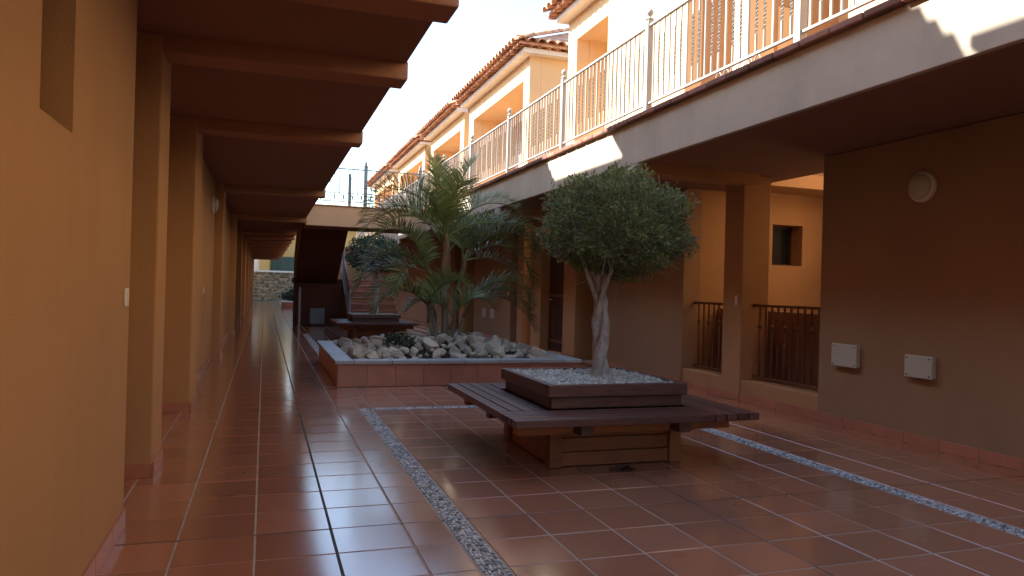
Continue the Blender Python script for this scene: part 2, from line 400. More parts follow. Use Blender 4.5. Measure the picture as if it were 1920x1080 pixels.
for u in range(-5, 8):  # units behind the camera added to keep sun off the floor
    y0, y1 = 5.40+6.17*u, 9.30+6.17*u
    mb = MB(); mb.box(-6, -2.0, y0+0.3, y1-0.25, 3.16, 6.1); mb.box(-2.0, XL, y0+0.3, y0+.7, 3.16, 6.1); mb.box(-2.0, XL, y1-.65, y1-.25, 3.16, 6.1); mb.box(-.9, XL, y0+.7, y1-.65, 5.5, 6.1); mb.build('unseen_upper_wall', MT['stucco'], lw)  # unseen; porches set deep to cut bounce onto the opposite wall
    mb = MB(); mb.box(-6, -2.0, y1-0.25, y0+6.17+0.30, 3.16, 6.3); mb.build('unseen_upper_wall', MT['stucco'], lw)
    def slab(x0, z0, ya, yb):
        x1 = -5.5; z1 = z0+(x0-x1)*0.4
        MB().add([(x0,ya,z0-.10),(x1,ya,z1-.10),(x1,yb,z1-.10),(x0,yb,z0-.10),(x0,ya,z0-.01),(x1,ya,z1-.01),(x1,yb,z1-.01),(x0,yb,z0-.01)],
            [(0,1,2,3),(4,7,6,5),(0,4,5,1),(1,5,6,2),(2,6,7,3),(3,7,4,0)]).build('roof', MT['rooftile'], lw)
    slab(EX, EZ, y0, y1); slab(EX-0.80, EZ+0.32-0.01, y1-0.02, y0+6.17-(0.25 if u == -1 else -0.02))
    vm_ = MB()
    for r_ in range(5): vm_.box(EX-.27*(r_+1), EX-.27*r_, y0-.03, y0+.17, EZ-.02+.108*r_, EZ+.05+.108*(r_+1))
    vm_.build('verge', MT['rooftile'], lw)
    T = lambda x, y, z: Matrix.Translation((x, y, z)) @ Matrix.Rotation(math.atan(0.4), 4, 'Y')
    for i in range(18):
        tl.append(T(EX, y0+0.1+i*0.218, EZ-0.005))
    for r_ in range(4):                                   # verge tiles stepping up the near edge
        tl.append(T(EX-0.05-r_*0.34, y0+0.03, EZ+0.03+r_*0.136+(0.0)))
joined_tiles(lw, tl, 'eave_tiles')

# ------------------------------------------------------------------ wing with the open gallery
rw = thing('apartment_wing', 'orange stucco wing with pale gallery edge, recessed light wells and deep shaded wall', 'building', (5.16, 15, 0))
def wall(parent, *b, m=MT['shadedstucco'], bevel=0.010): return MB().box(*b).build('wall', m, parent, bevel)
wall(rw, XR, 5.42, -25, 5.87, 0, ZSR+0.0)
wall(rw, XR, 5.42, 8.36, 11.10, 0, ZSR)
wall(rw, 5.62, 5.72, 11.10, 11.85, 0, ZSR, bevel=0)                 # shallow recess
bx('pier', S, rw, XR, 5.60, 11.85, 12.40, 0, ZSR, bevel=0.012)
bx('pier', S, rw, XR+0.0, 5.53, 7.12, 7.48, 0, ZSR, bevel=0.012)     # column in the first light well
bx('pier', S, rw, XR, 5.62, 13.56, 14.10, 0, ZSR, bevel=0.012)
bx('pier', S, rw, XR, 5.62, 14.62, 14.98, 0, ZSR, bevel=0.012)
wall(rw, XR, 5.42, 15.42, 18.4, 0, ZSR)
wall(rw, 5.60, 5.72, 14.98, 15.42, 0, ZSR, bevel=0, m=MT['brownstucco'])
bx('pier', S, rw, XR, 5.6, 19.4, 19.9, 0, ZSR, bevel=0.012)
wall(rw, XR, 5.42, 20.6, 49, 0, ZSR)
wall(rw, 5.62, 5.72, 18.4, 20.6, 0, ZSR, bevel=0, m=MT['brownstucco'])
# light well
bx('kerb', S, rw, XR+0.02, 5.44, 5.87, 7.12, 0, 0.235, bevel=0.008)
bx('kerb', S, rw, XR+0.02, 5.44, 7.48, 8.36, 0, 0.235, bevel=0.008)
mb = MB()                                                            # far wall with window opening
mb.box(5.42, 6.60, 8.45, 8.75, 0, 6.2); mb.box(7.10, 8.0, 8.45, 8.75, 0, 6.2); mb.box(6.60, 7.10, 8.45, 8.75, 0, 1.63); mb.box(6.60, 7.10, 8.45, 8.75, 2.19, 4.3)
mb.box(6.60, 7.10, 8.45, 8.75, 5.2, 6.2); mb.build('light_well_wall', S, rw)
wn = bx('window', MT['door'], rw, 6.60, 7.10, 8.68, 8.72, 1.63, 2.19, bevel=0); bx('pane', MT['glass'], wn, 6.64, 7.06, 8.672, 8.682, 1.67, 2.15, bevel=0)
wn = bx('window', MT['door'], rw, 6.60, 7.10, 8.68, 8.72, 4.3, 5.2, bevel=0); bx('pane', MT['glass'], wn, 6.64, 7.06, 8.672, 8.682, 4.34, 5.16, bevel=0)
bx('beam', S, rw, 5.44, 7.5, 7.90, 8.447, 2.62, 2.80, bevel=0.01)
bx('light_well_wall', MT['upstucco'], rw, 7.62, 7.9, 3.2, 8.45, 0, 5.6, bevel=0)
bx('light_well_wall', S, rw, 5.42, 7.62, 5.55, 5.87, 0, ZSR, bevel=0)
bx('light_well_wall', S, rw, 5.42, 7.62, 14.5, 14.62, 0, 3.2, bevel=0)
bx('light_well_wall', S, rw, 7.3, 7.5, 11.1, 14.5, 0, 3.2, bevel=0)
bx('added_dark_floor', MT['door'], rw, 5.44, 7.62, 5.87, 8.45, 0, 0.03, bevel=0)  # near-black floor added to dim the light well
bx('well_dark_backing', MT['brownstucco'], rw, 5.75, 5.87, 5.875, 8.445, 0.03, 1.02, bevel=0.01)  # added low wall, makes the well dark behind the bars
# gallery slab
bx('gallery_slab', MT['lightstucco'], rw, XER, XER+0.05, -25, 49, ZSR, 3.03, bevel=0.006)
bx('gallery_floor', MT['brownstucco'], rw, XER+0.05, 5.40, -25, 49, ZSR+0.004, 3.05, bevel=0)
bx('gallery_floor', MT['brownstucco'], rw, 5.40, 8.0, -25, 5.86, ZSR+0.006, 3.048, bevel=0)
bx('gallery_floor', MT['brownstucco'], rw, 5.40, 5.84, 5.86, 8.44, ZSR+0.006, 3.048, bevel=0)  # strip added to hold low sun off the well walls
bx('gallery_floor', MT['brownstucco'], rw, 5.40, 8.0, 8.76, 12.40, ZSR+0.006, 3.048, bevel=0)
bx('gallery_floor', MT['brownstucco'], rw, 5.40, 8.0, 14.64, 49, ZSR+0.006, 3.048, bevel=0)
for y in (2.1, 6.98, 11.86, 16.7, 21.6): bx('beam', MT['lightstucco'], rw, XER+0.004, XER+0.06, y, y+0.28, 2.465, ZSR+.02, bevel=0.01)
for y in (2.1, 6.98, 11.86, 16.7, 21.6): bx('beam', S, rw, XER+0.06, XR+.1, y+.003, y+0.277, 2.468, ZSR+.02, bevel=0.01)
# terracotta nosing course along the gallery edge
nm = MB().box(-0.055, 0.25, -0.146, 0.146, 0, 0.055).mesh('nosing_tile', MT['nosing'], bevel=0.012)
for i in range(100): inst(nm, 'nosing_tile', rw, (XER, 1.0+i*0.30, 3.03+rnd.uniform(-.002, .002)), (0, 0, rnd.gauss(0, 0.006)))
skirting(rw, [(2.4, 5.87, False, XR, -1), (5.87, 7.12, False, XR+0.02, -1), (7.12, 7.48, False, XR, -1), (7.48, 8.36, False, XR+0.02, -1), (8.36, 11.1, False, XR, -1), (11.85, 12.4, False, XR, -1), (13.56, 14.1, False, XR, -1), (15.42, 18.4, False, XR, -1), (XR, 5.53, True, 7.12, -1)])
# dark gate in the second light well
gt = thing('iron_gate', 'tall dark brown gate between orange piers behind the palm', 'gate', (5.34, 12.98, 0))
for i in range(7): bx('board', MT['door'], gt, 5.34, 5.38, 12.42+i*0.162, 12.42+(i+1)*0.162-0.008, 0.03, 2.3, bevel=0.004)
bx('gate_frame', MT['ironbrown'], gt, 5.325, 5.338, 12.42, 13.54, 1.08, 1.12, bevel=0.002); bx('gate_frame', MT['ironbrown'], gt, 5.325, 5.338, 12.42, 13.54, 0.2, 0.25, bevel=0.002)
MB().tube([(5.30, 13.3, 1.02), (5.30, 13.42, 1.02)], 0.012).tube([(5.30, 13.4, 1.02), (5.338, 13.4, 1.02)], 0.01).build('handle', MT['plastic'], gt)

# ------------------------------------------------------------------ upper apartments over the gallery
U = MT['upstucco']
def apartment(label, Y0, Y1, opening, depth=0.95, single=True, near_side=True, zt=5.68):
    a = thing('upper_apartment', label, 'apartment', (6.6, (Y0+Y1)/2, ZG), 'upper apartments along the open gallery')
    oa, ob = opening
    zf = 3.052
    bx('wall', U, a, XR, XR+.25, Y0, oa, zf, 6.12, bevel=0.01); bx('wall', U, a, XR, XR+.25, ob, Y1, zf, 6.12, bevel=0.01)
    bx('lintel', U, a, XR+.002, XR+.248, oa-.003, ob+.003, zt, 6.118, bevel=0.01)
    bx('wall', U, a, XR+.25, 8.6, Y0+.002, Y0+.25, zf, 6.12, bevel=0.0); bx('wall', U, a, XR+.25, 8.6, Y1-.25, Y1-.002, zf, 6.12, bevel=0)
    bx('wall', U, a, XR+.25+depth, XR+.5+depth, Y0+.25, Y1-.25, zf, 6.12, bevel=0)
    bx('wall', U, a, XR+.25, XR+.25+depth, oa-.25, oa, zf, 6.1, bevel=0); bx('wall', U, a, XR+.25, XR+.25+depth, ob, ob+.25-.01, zf, 6.1, bevel=0)
    bx('ceiling', U, a, XR+.25, XR+.25+depth, oa, ob, zt+.02, zt+.2, bevel=0)
    dx = XR+.25+depth
    d = bx('door', MT['white'], a, dx-.05, dx-.002, ob-0.95, ob-.12, zf, 5.1, bevel=0.006)
    sh = MB()
    for i in range(14): sh.box(dx-.066, dx-.048, ob-.88, ob-.19, 3.3+i*.125, 3.3+i*.125+.085)
    sh.build('louvre', MT['white'], d)
    bx('handle', MT['irongrey'], d, dx-.09, dx-.05, ob-.93, ob-.90, 4.0, 4.14, bevel=0.004)
    if ob-oa > 2.2:
        wn = bx('window', MT['white'], a, dx-.04, dx-.002, oa+.35, oa+1.55, 4.0, 5.15, bevel=0.004)
        bx('pane', MT['glass'], wn, dx-.045, dx-.039, oa+.41, oa+.93, 4.06, 5.09, bevel=0); bx('pane', MT['glass'], wn, dx-.045, dx-.039, oa+.98, oa+1.49, 4.06, 5.09, bevel=0)
    # roof: slab with cornice and a double course of barrel tiles at the eave
    ex, ez = 4.72, 6.25
    ya, yb = Y0-(0.40 if near_side else 0.1), Y1+0.12
    x1, z1 = 8.8, ez+(8.8-ex)*0.4
    rf = MB().add([(ex+.08,ya+.05,ez-.03),(x1,ya+.05 if not near_side else ya+1.9,z1-.03),(x1,yb,z1-.03),(ex+.08,yb,ez-.03),(ex+.08,ya+.05,ez+.02),(x1,ya+.05 if not near_side else ya+1.9,z1+.02),(x1,yb,z1+.02),(ex+.08,yb,ez+.02)],
        [(0,1,2,3),(4,7,6,5),(0,4,5,1),(1,5,6,2),(2,6,7,3),(3,7,4,0)]).build('roof', MT['rooftile'], a)
    if near_side:
        MB().add([(ex+.08,ya+.05,ez-.03),(8.8,ya+.05,ez-.03),(8.8,ya+1.9,z1-.03),(ex+.08,ya+.05,ez+.02),(8.8,ya+.05,ez+.02),(8.8,ya+1.9,z1+.02)],[(0,2,1),(3,4,5),(0,1,4,3),(1,2,5,4),(2,0,3,5)]).build('roof', MT['rooftile'], a)
    bx('cornice', MT['white'], a, ex+.22, XR+.1, Y0-.02, yb-.02, 6.10, 6.205, bevel=0.01)
    if near_side: bx('cornice', MT['white'], a, ex+.22, 8.6, ya+.17, Y0-.022, 6.10, 6.205, bevel=0.01)
    L1 = []
    st = 0.215
    n_ = int((yb-ya)/st)
    for i in range(n_):
        y = ya+(i+.5)*(yb-ya)/n_
        L1.append((Matrix.Translation((ex+.02, y, ez+.03)) @ Matrix.Rotation(math.pi, 4, 'Z') @ Matrix.Rotation(math.atan(.4), 4, 'Y')))
        L1.append((Matrix.Translation((ex+.17, y+st/2, ez-.055)) @ Matrix.Rotation(math.pi, 4, 'Z') @ Matrix.Rotation(math.atan(.12), 4, 'Y')))
    if near_side:
        for i in range(17):
            x = ex+.12+i*st
            L1.append(Matrix.Translation((x, ya+.02, ez+.03)) @ Matrix.Rotation(-math.pi/2, 4, 'Z') @ Matrix.Rotation(math.atan(.4), 4, 'Y'))
            L1.append(Matrix.Translation((x+st/2, ya+.17, ez-.055)) @ Matrix.Rotation(-math.pi/2, 4, 'Z') @ Matrix.Rotation(math.atan(.12), 4, 'Y'))
        L1 += [Matrix.Translation((ex+.1+i*.36, ya+.1+i*.36*.46, ez+.09+i*.145)) @ Matrix.Rotation(math.pi+0.43, 4, 'Z') @ Matrix.Rotation(math.atan(.36), 4, 'Y') for i in range(9)]
    if single:
        for M_ in L1:
            o = bpy.data.objects.new('roof_tile', BARREL); col.objects.link(o); o.parent = rf
            o.matrix_local = Matrix.Translation(-Vector(ORG[a.name])) @ M_
    else: joined_tiles(rf, L1, 'eave_tiles')
    return a
apartment('upper apartment of pale sunlit stucco directly above the light well and potted tree', 8.46, 12.47, (10.82, 12.08), near_side=True)
apartment('upper apartment with hipped tile roof corner and wide sunlit porch', 14.55, 19.35, (14.92, 18.9))
apartment('smaller tiled upper apartment beyond the hipped roof', 19.9, 24.2, (20.3, 23.8), single=False, near_side=False)
apartment('distant tiled upper apartment seen above the footbridge', 25.2, 30.6, (25.6, 30.1), single=False)
apartment('farthest upper apartment at the end of the gallery', 31.6, 37.6, (32, 37.2), single=False)
apartment('upper apartment beyond the railing at the upper corner, above the bright fascia patch', -2.5, 5.60, (1.2, 3.4), single=False)
bx('unseen_upper_wall', U, rw, XR, 8.6, -25, -3.2, 3.052, 6.3, bevel=0)  # unseen block behind the camera, kept to stop sun
# column between the apartments over the first light well
uc = thing('gallery_column', 'sunlit square column on the gallery between two shaded openings', 'column', (5.3, 7.25, 3.05))
bx('shaft', U, uc, XR, 5.5, 7.10, 7.42, 3.052, 5.7, bevel=0.01); bx('lintel', U, uc, XR+.003, 5.497, 5.62, 8.44, 5.702, 6.1, bevel=0.01)

# ------------------------------------------------------------------ gallery railing
def rot_square(mb, x, y, z0, z1, s, turns, n):
    vs = []; fs = []
    for i in range(n+1):
        t = turns*2*math.pi*i/n; z = z0+(z1-z0)*i/n
        for j in range(4):
            a = t+math.pi/4+j*math.pi/2; vs.append((x+s*math.cos(a), y+s*math.sin(a), z))
    for i in range(n):
        for j in range(4): fs.append((i*4+j, i*4+(j+1)%4, (i+1)*4+(j+1)%4, (i+1)*4+j))
    mb.add(vs, fs)
def baluster_meshes(h, s, m, knot=True):
    a = MB(); rot_square(a, 0, 0, 0, h, s, 0, 1); p = a.mesh('baluster', m)
    b = MB(); rot_square(b, 0, 0, 0, h*0.2, s, 0, 1); rot_square(b, 0, 0, h*0.2, h*0.8, s*1.15, 4, 26); rot_square(b, 0, 0, h*.8, h, s, 0, 1)
    if knot: b.lathe([(0.004, -.035), (.018, -.018), (.022, 0), (.018, .018), (0.004, .035)], (0, 0, h*0.72), n=8)
    return p, b.mesh('baluster', m)
gr = thing('gallery_railing', 'cream wrought iron railing along the sunlit upper gallery', 'railing', (XER+0.1, 15, 3.09))
RX = XER+0.10; IW = MT['ironwhite']
bp, bt_ = baluster_meshes(0.83, 0.0115, IW, False)
posts = [4.63+2.36*k for k in range(-1, 13)]
pm = MB().box(-.034, .034, -.034, .034, 0, 1.02).lathe([(.045, 1.02), (.045, 1.035), (.02, 1.045), (.016, 1.06), (.032, 1.075), (.042, 1.10), (.032, 1.13), (.012, 1.142)], n=12).mesh('post', IW)
for y in posts: inst(pm, 'post', gr, (RX, y, 3.086))
MB().box(RX-.022, RX+.022, posts[0], posts[-1], 4.03, 4.055).build('top_rail', IW, gr, 0.004)
MB().box(RX-.016, RX+.016, posts[0], posts[-1], 3.20, 3.222).build('bottom_rail', IW, gr, 0.003)
ring = MB(); pts = [(0, .04*math.cos(2*math.pi*i/14), .04*math.sin(2*math.pi*i/14)) for i in range(15)]; ring.tube(pts, .006, 6, False); RING = ring.mesh('ring', IW)
for a in posts[:-1]:
    for i in range(1, 22):
        y = a+i*2.36/22
        inst(bt_ if i % 3 != 0 else bp, 'baluster', gr, (RX, y, 3.21), (0, 0, rnd.uniform(-.2, .2)))
for a in posts[1:4]:
    for i in range(6):
        inst(RING, 'ring', gr, (RX, a+0.45+i*.11+.06, 3.155))
    pass

# ------------------------------------------------------------------ lower dark railings in the light well
def low_rail(label, y0, y1):
    t = thing('iron_railing', label, 'railing', (5.34, (y0+y1)/2, 0.235), 'brown iron railings in the light well openings')
    I = MT['ironbrown']; x = 5.34
    p, q = baluster_meshes(0.80, 0.0120, I)
    bx('top_rail', I, t, x-.022, x+.022, y0+.002, y1-.002, 1.075, 1.105, bevel=0.004); bx('bottom_rail', I, t, x-.014, x+.014, y0+.002, y1-.002, 0.27, 0.29, bevel=0.003)
    n = round((y1-y0)/0.105)
    for i in range(1, n): inst(q if i % 2 else p, 'baluster', t, (x, y0+i*(y1-y0)/n, 0.278))
low_rail('brown iron railing between the square column and the long shaded wall', 5.87, 7.12)
low_rail('brown iron railing on the palm side of the square column', 7.48, 8.36)

# ------------------------------------------------------------------ footbridge and stairs
fb = thing('footbridge', 'orange plastered footbridge joining both galleries across the courtyard', 'bridge', (2.3, 18.6, 2.58))
bx('parapet', MT['bridgepaint'], fb, XEL+.015, XER-.002, 18.0, 18.18, 2.585, 3.06, bevel=0.01)
bx('coping', MT['rooftile'], fb, XEL+.016, XER-.06, 17.97, 18.22, 3.062, 3.095, bevel=0.006)
bx('deck', MT['brownstucco'], fb, XEL+.015, XER-.002, 18.18, 19.6, 2.60, 3.02, bevel=0)
br = thing('bridge_railing', 'grey green iron railing with tall finial posts on the footbridge', 'railing', (2.3, 18.1, 3.095))
IG = MT['irongrey']
pm2 = MB().box(-.04, .04, -.04, .04, 0, 0.98).lathe([(.05, .98), (.05, 1.0), (.02, 1.01), (.036, 1.04), (.02, 1.08), (.008, 1.12)], n=10).mesh('post', IG)
for x in (1.0, 2.27, 3.6): inst(pm2, 'post', br, (x, 18.1, 3.095))
inst(MB().box(-.035, .035, -.035, .035, 0, .72).lathe([(.04, .72), (.02, .73), (.03, .76), (.008, .80)], n=10).mesh('post', IG), 'post', br, (1.9, 18.14, 3.095))
MB().box(1.0, 3.6, 18.085, 18.115, 3.98, 4.005).build('top_rail', IG, br); MB().box(1.0, 3.6, 18.088, 18.112, 3.19, 3.21).build('bottom_rail', IG, br); MB().box(1.0, 3.6, 18.088, 18.112, 3.40, 3.415).build('middle_rail', IG, br)
b1, b2 = baluster_meshes(0.8, 0.011, IG, False)
for i in range(1, 24): inst(b1 if i % 2 else b2, 'baluster', br, (1.0+i*2.6/24, 18.1, 3.2))
for i in range(12):
    pts = [(1.08+i*.215+.035*math.cos(t*.5)*(1-t/26), 18.1, 3.30+.07*math.sin(t*.5)*(1-t/30)) for t in range(18)]
    MB().tube(pts, .009, 5, False).build('scroll', IG, br)
st = thing('staircase', 'orange tiled staircase rising under the footbridge behind the small tree', 'stairs', (2.0, 21, 0))
NR = 8; RH = 0.17
for i in range(NR):
    y = 20.0+i*0.28
    bx('riser', MT['skirt'], st, 2.22, 3.55, y, y+.30, 0 if i == 0 else (i-0.2)*RH, (i+1)*RH-.035, bevel=0.004)
    bx('tread', MT['tile'], st, 2.20, 3.57, y-.02, y+.31, (i+1)*RH-.033, (i+1)*RH, bevel=0.006)
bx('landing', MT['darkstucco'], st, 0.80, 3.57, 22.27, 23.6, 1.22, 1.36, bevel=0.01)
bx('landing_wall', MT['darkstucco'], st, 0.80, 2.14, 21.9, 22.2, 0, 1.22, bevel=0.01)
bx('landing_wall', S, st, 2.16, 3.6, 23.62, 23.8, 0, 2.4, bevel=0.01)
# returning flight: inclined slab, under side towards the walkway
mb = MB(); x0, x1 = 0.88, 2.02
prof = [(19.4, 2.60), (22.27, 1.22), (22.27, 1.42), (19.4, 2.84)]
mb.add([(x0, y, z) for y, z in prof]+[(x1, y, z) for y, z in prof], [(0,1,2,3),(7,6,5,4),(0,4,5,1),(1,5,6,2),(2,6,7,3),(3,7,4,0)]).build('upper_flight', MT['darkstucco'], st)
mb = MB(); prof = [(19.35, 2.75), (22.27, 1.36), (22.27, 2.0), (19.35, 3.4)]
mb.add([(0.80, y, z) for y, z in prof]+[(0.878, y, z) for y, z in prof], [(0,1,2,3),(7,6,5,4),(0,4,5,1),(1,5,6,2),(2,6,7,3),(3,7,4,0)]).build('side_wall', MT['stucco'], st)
for x, y, z in ((2.17, 19.95, 0), (2.17, 22.2, 1.36)): MB().box(x-.03, x+.03, y-.03, y+.03, z, z+1.0).lathe([(.03, 0), (.04, .03), (.01, .06)], (x, y, z+1.0), n=8).build('newel_post', MT['postgrey'], st)
MB().tube([(2.17, 19.95, .92), (2.17, 22.2, 2.28)], .03, 6).build('handrail', MT['ironbrown'], st)
MB().tube([(2.17, 19.95, .15), (2.17, 22.2, 1.5)], .02, 6).build('handrail', MT['ironbrown'], st)
bm_ = MB(); rot_square(bm_, 0, 0, 0, .78, .010, 0, 1); bm_ = bm_.mesh('baluster', IG)
for i in range(1, 16): inst(bm_, 'baluster', st, (2.17, 19.95+i*2.25/16, .15+i*1.35/16))
o = MB().box(.93, .99, 21.6, 21.66, 0, 1.05).lathe([(.04, 0), (.03, .03), (.008, .07)], (.96, 21.63, 1.05), n=8).build('newel_post', MT['postgrey'], org=(.96, 21.63, 0)); tag(o, 'slim pale grey post standing before the dark space under the stairs', 'post')
mc = thing('meter_cabinet', 'small grey blue cabinet against the dark wall under the stairs', 'cabinet', (1.45, 21.8, 0))
bx('body', MT['bluebox'], mc, 1.25, 1.66, 21.72, 21.897, 0.05, 0.50, bevel=0.01); bx('door', MT['bluebox'], mc, 1.28, 1.63, 21.705, 21.718, 0.08, 0.47, bevel=0.004); bx('foot', MT['joint'], mc, 1.27, 1.64, 21.74, 21.89, 0, .05, bevel=0)

# ------------------------------------------------------------------ small wall fittings
def lamp(label, c, nx):
    t = thing('wall_lamp', label, 'lamp', c, 'round bulkhead wall lamps')
    MB().lathe([(0.128, 0), (.128, nx*.03), (.118, nx*.038), (.105, nx*.04)], c, 'x', 28).build('base', MT['plasticw'], t)
    MB().lathe([(0.106, nx*.036), (.103, nx*.055), (.085, nx*.075), (.05, nx*.088), (.01, nx*.093)], c, 'x', 28).build('diffuser', MT['plastic'], t)
lamp('round pale bulkhead lamp high on the dark wall above two boxes', (XR, 4.70, 2.14), -1)
lamp('round pale bulkhead lamp on the covered walkway wall', (-.745, 11.4, 2.30), 1)
def jbox(label, y0, y1, z0, z1):
    t = thing('junction_box', label, 'box', (XR, (y0+y1)/2, (z0+z1)/2), 'square junction boxes on the shaded wall')
    bx('back_box', MT['plastic'], t, XR-.035, XR-.001, y0+.008, y1-.008, z0+.008, z1-.008, bevel=0.004); bx('cover', MT['plastic'], t, XR-.055, XR-.036, y0, y1, z0, z1, bevel=0.007)
    for y in (y0+.025, y1-.025):
        for z in (z0+.022, z1-.022): MB().lathe([(.007, -.0555), (.007, -.058), (.002, -.059)], (XR, y, z), 'x', 10).build('screw', MT['joint'], t)
jbox('square cream junction box beside the brown railing', 5.33, 5.64, 0.565, 0.775)
jbox('square cream junction box below the round lamp, farther from the railing', 4.53, 4.80, 0.56, 0.745)
def small(name, label, x, y0, y1, z0, z1, nx, m=MT['plasticw'], group=None):
    t = thing(name, label, 'switch' if 'switch' in name else 'plate' if 'plate' in name else 'box', (x, (y0+y1)/2, (z0+z1)/2), group)
    a, b = sorted((x+nx*.001, x+nx*.010)); bx('plate', m, t, a, b, y0, y1, z0, z1, bevel=0.003)
    a, b = sorted((x+nx*.0102, x+nx*.014)); d = (y1-y0)*.25; bx('rocker', m, t, a, b, y0+d, y1-d, z0+(z1-z0)*.25, z1-(z1-z0)*.25, bevel=0.0015)
small('light_switch', 'white light switch at the end of the sunlit orange wall', XL, 3.83, 3.91, 1.07, 1.155, 1)
small('light_switch', 'small white switch on the recessed walkway wall beyond the first piers', -.745, 10.2, 10.28, 1.04, 1.12, 1)
small('light_switch', 'tiny white switch on the shaded wall behind the palm', XR, 15.5, 15.62, 1.02, 1.14, -1)
small('meter_box', 'pale meter box low on the wall behind the palm, farther one', XR, 17.3, 17.6, .5, .72, -1, MT['plastic'])
small('meter_box', 'pale meter box low on the wall behind the palm, nearer the gate', XR, 16.6, 16.9, .5, .72, -1, MT['plastic'])

small('bell_plate', 'small white plate on the square column between the two brown railings', XR, 7.19, 7.23, 1.09, 1.20, -1)
small('bell_plate', 'small white plate on the orange pier behind the palm', XR, 14.66, 14.72, 1.5, 1.62, -1)

# ------------------------------------------------------------------ raised rock planter
PX0, PX1, PY0, PY1, PH = 0.83, 3.90, 8.78, 11.85, 0.27
pl = thing('rock_planter', 'square raised planter faced in terracotta tiles with pale stone coping', 'planter', (2.37, 10.3, 0))
MB().box(PX0+.02, PX0+.16, PY0+.02, PY1-.02, 0, PH).box(PX1-.16, PX1-.02, PY0+.02, PY1-.02, 0, PH).box(PX0+.16, PX1-.16, PY0+.02, PY0+.16, 0, PH).box(PX0+.16, PX1-.16, PY1-.16, PY1-.02, 0, PH).build('planter_wall', MT['mortar'], pl)
nt_ = 9; tw = (PX1-PX0-.02)/nt_
fm = MB().box(-tw/2+.002, tw/2-.002, -.012, 0, 0.004, PH-.002).mesh('facing_tile', MT['skirt'], bevel=0.002)
for i in range(nt_):
    inst(fm, 'facing_tile', pl, (PX0+.01+(i+.5)*tw, PY0+.018, 0)); inst(fm, 'facing_tile', pl, (PX0+.018, PY0+.01+(i+.5)*tw, 0), (0, 0, -math.pi/2)); inst(fm, 'facing_tile', pl, (PX1-.018, PY0+.01+(i+.5)*tw, 0), (0, 0, math.pi/2))
nc = 6; cw = 0.22; L = (PX1-PX0+.06-2*cw)/nc
cm = MB().box(-L/2+.002, L/2-.002, -cw/2, cw/2, 0, .045).mesh('coping_stone', MT['coping'], bevel=0.008)
cc = MB().box(-cw/2+.002, cw/2-.002, -cw/2, cw/2, 0, .045).mesh('coping_stone', MT['coping'], bevel=0.008)
for i in range(nc):
    x = PX0-.03+cw+(i+.5)*L; y = PY0-.03+cw+(i+.5)*L
    for yy in (PY0-.03+cw/2, PY1+.03-cw/2): inst(cm, 'coping_stone', pl, (x, yy, PH))
    for xx in (PX0-.03+cw/2, PX1+.03-cw/2): inst(cm, 'coping_stone', pl, (xx, y, PH), (0, 0, math.pi/2))
for xx in (PX0-.03+cw/2, PX1+.03-cw/2):
    for yy in (PY0-.03+cw/2, PY1+.03-cw/2): inst(cc, 'coping_stone', pl, (xx, yy, PH))
# soil mound
mb = MB(); ng = 16; ix0, ix1, iy0, iy1 = PX0+.17, PX1-.17, PY0+.17, PY1-.17
def mound(x, y):
    u = min(x-ix0, ix1-x, y-iy0, iy1-y); return 0.235+0.21*min(1, max(0, u)/1.1)**0.8
vs = [(ix0+(ix1-ix0)*i/ng, iy0+(iy1-iy0)*j/ng, mound(ix0+(ix1-ix0)*i/ng, iy0+(iy1-iy0)*j/ng)-.03) for j in range(ng+1) for i in range(ng+1)]
mb.add(vs, [(j*(ng+1)+i, j*(ng+1)+i+1, (j+1)*(ng+1)+i+1, (j+1)*(ng+1)+i) for j in range(ng) for i in range(ng)], True).build('soil', MT['soil'], pl, fix=False)
# loose rocks
rm = []
for s_ in range(8):
    bm = bmesh.new()
    for _ in range(17):
        d = Vector((rnd.gauss(0,1), rnd.gauss(0,1), rnd.gauss(0,1))); d /= max(abs(d.x), abs(d.y), abs(d.z))**.7*d.length**.3
        bm.verts.new((d.x*1.12*rnd.uniform(.8, 1.05), d.y*.9*rnd.uniform(.8, 1.05), d.z*.8*rnd.uniform(.8, 1.05)))
    h_ = bmesh.ops.convex_hull(bm, input=bm.verts)
    bmesh.ops.delete(bm, geom=[v for v in bm.verts if not v.link_faces], context='VERTS')
    bmesh.ops.bevel(bm, geom=bm.edges[:], offset=.05, segments=1, affect='EDGES')
    me = bpy.data.meshes.new('rock'); bm.to_mesh(me); bm.free(); me.materials.append(MT['rock']); rm.append(me)
rocks = []; tries = 0
while len(rocks) < 235 and tries < 9000:
    tries += 1
    r = rnd.choice([.04, .05, .065, .08, .095, .115, .13])*rnd.uniform(.85, 1.15)
    x, y = rnd.uniform(ix0+r*.7, ix1-r*.7), rnd.uniform(iy0+r*.7, iy1-r*.7)
    if (x-2.47)**2+(y-10.4)**2 < 0.2**2: continue
    if any((x-a)**2+(y-b)**2 < ((r+c)*.72)**2 for a, b, c in rocks): continue
    rocks.append((x, y, r))
    o = inst(rnd.choice(rm), 'rock', None, (x, y, mound(x, y)+r*.30), (rnd.uniform(-.6, .6), rnd.uniform(-.6, .6), rnd.uniform(0, 6.28))); o.scale = (r, r, r)
    tag(o, 'pale angular rock heaped among others in the raised planter around the palm', 'rock', 'rocks heaped in the raised planter')

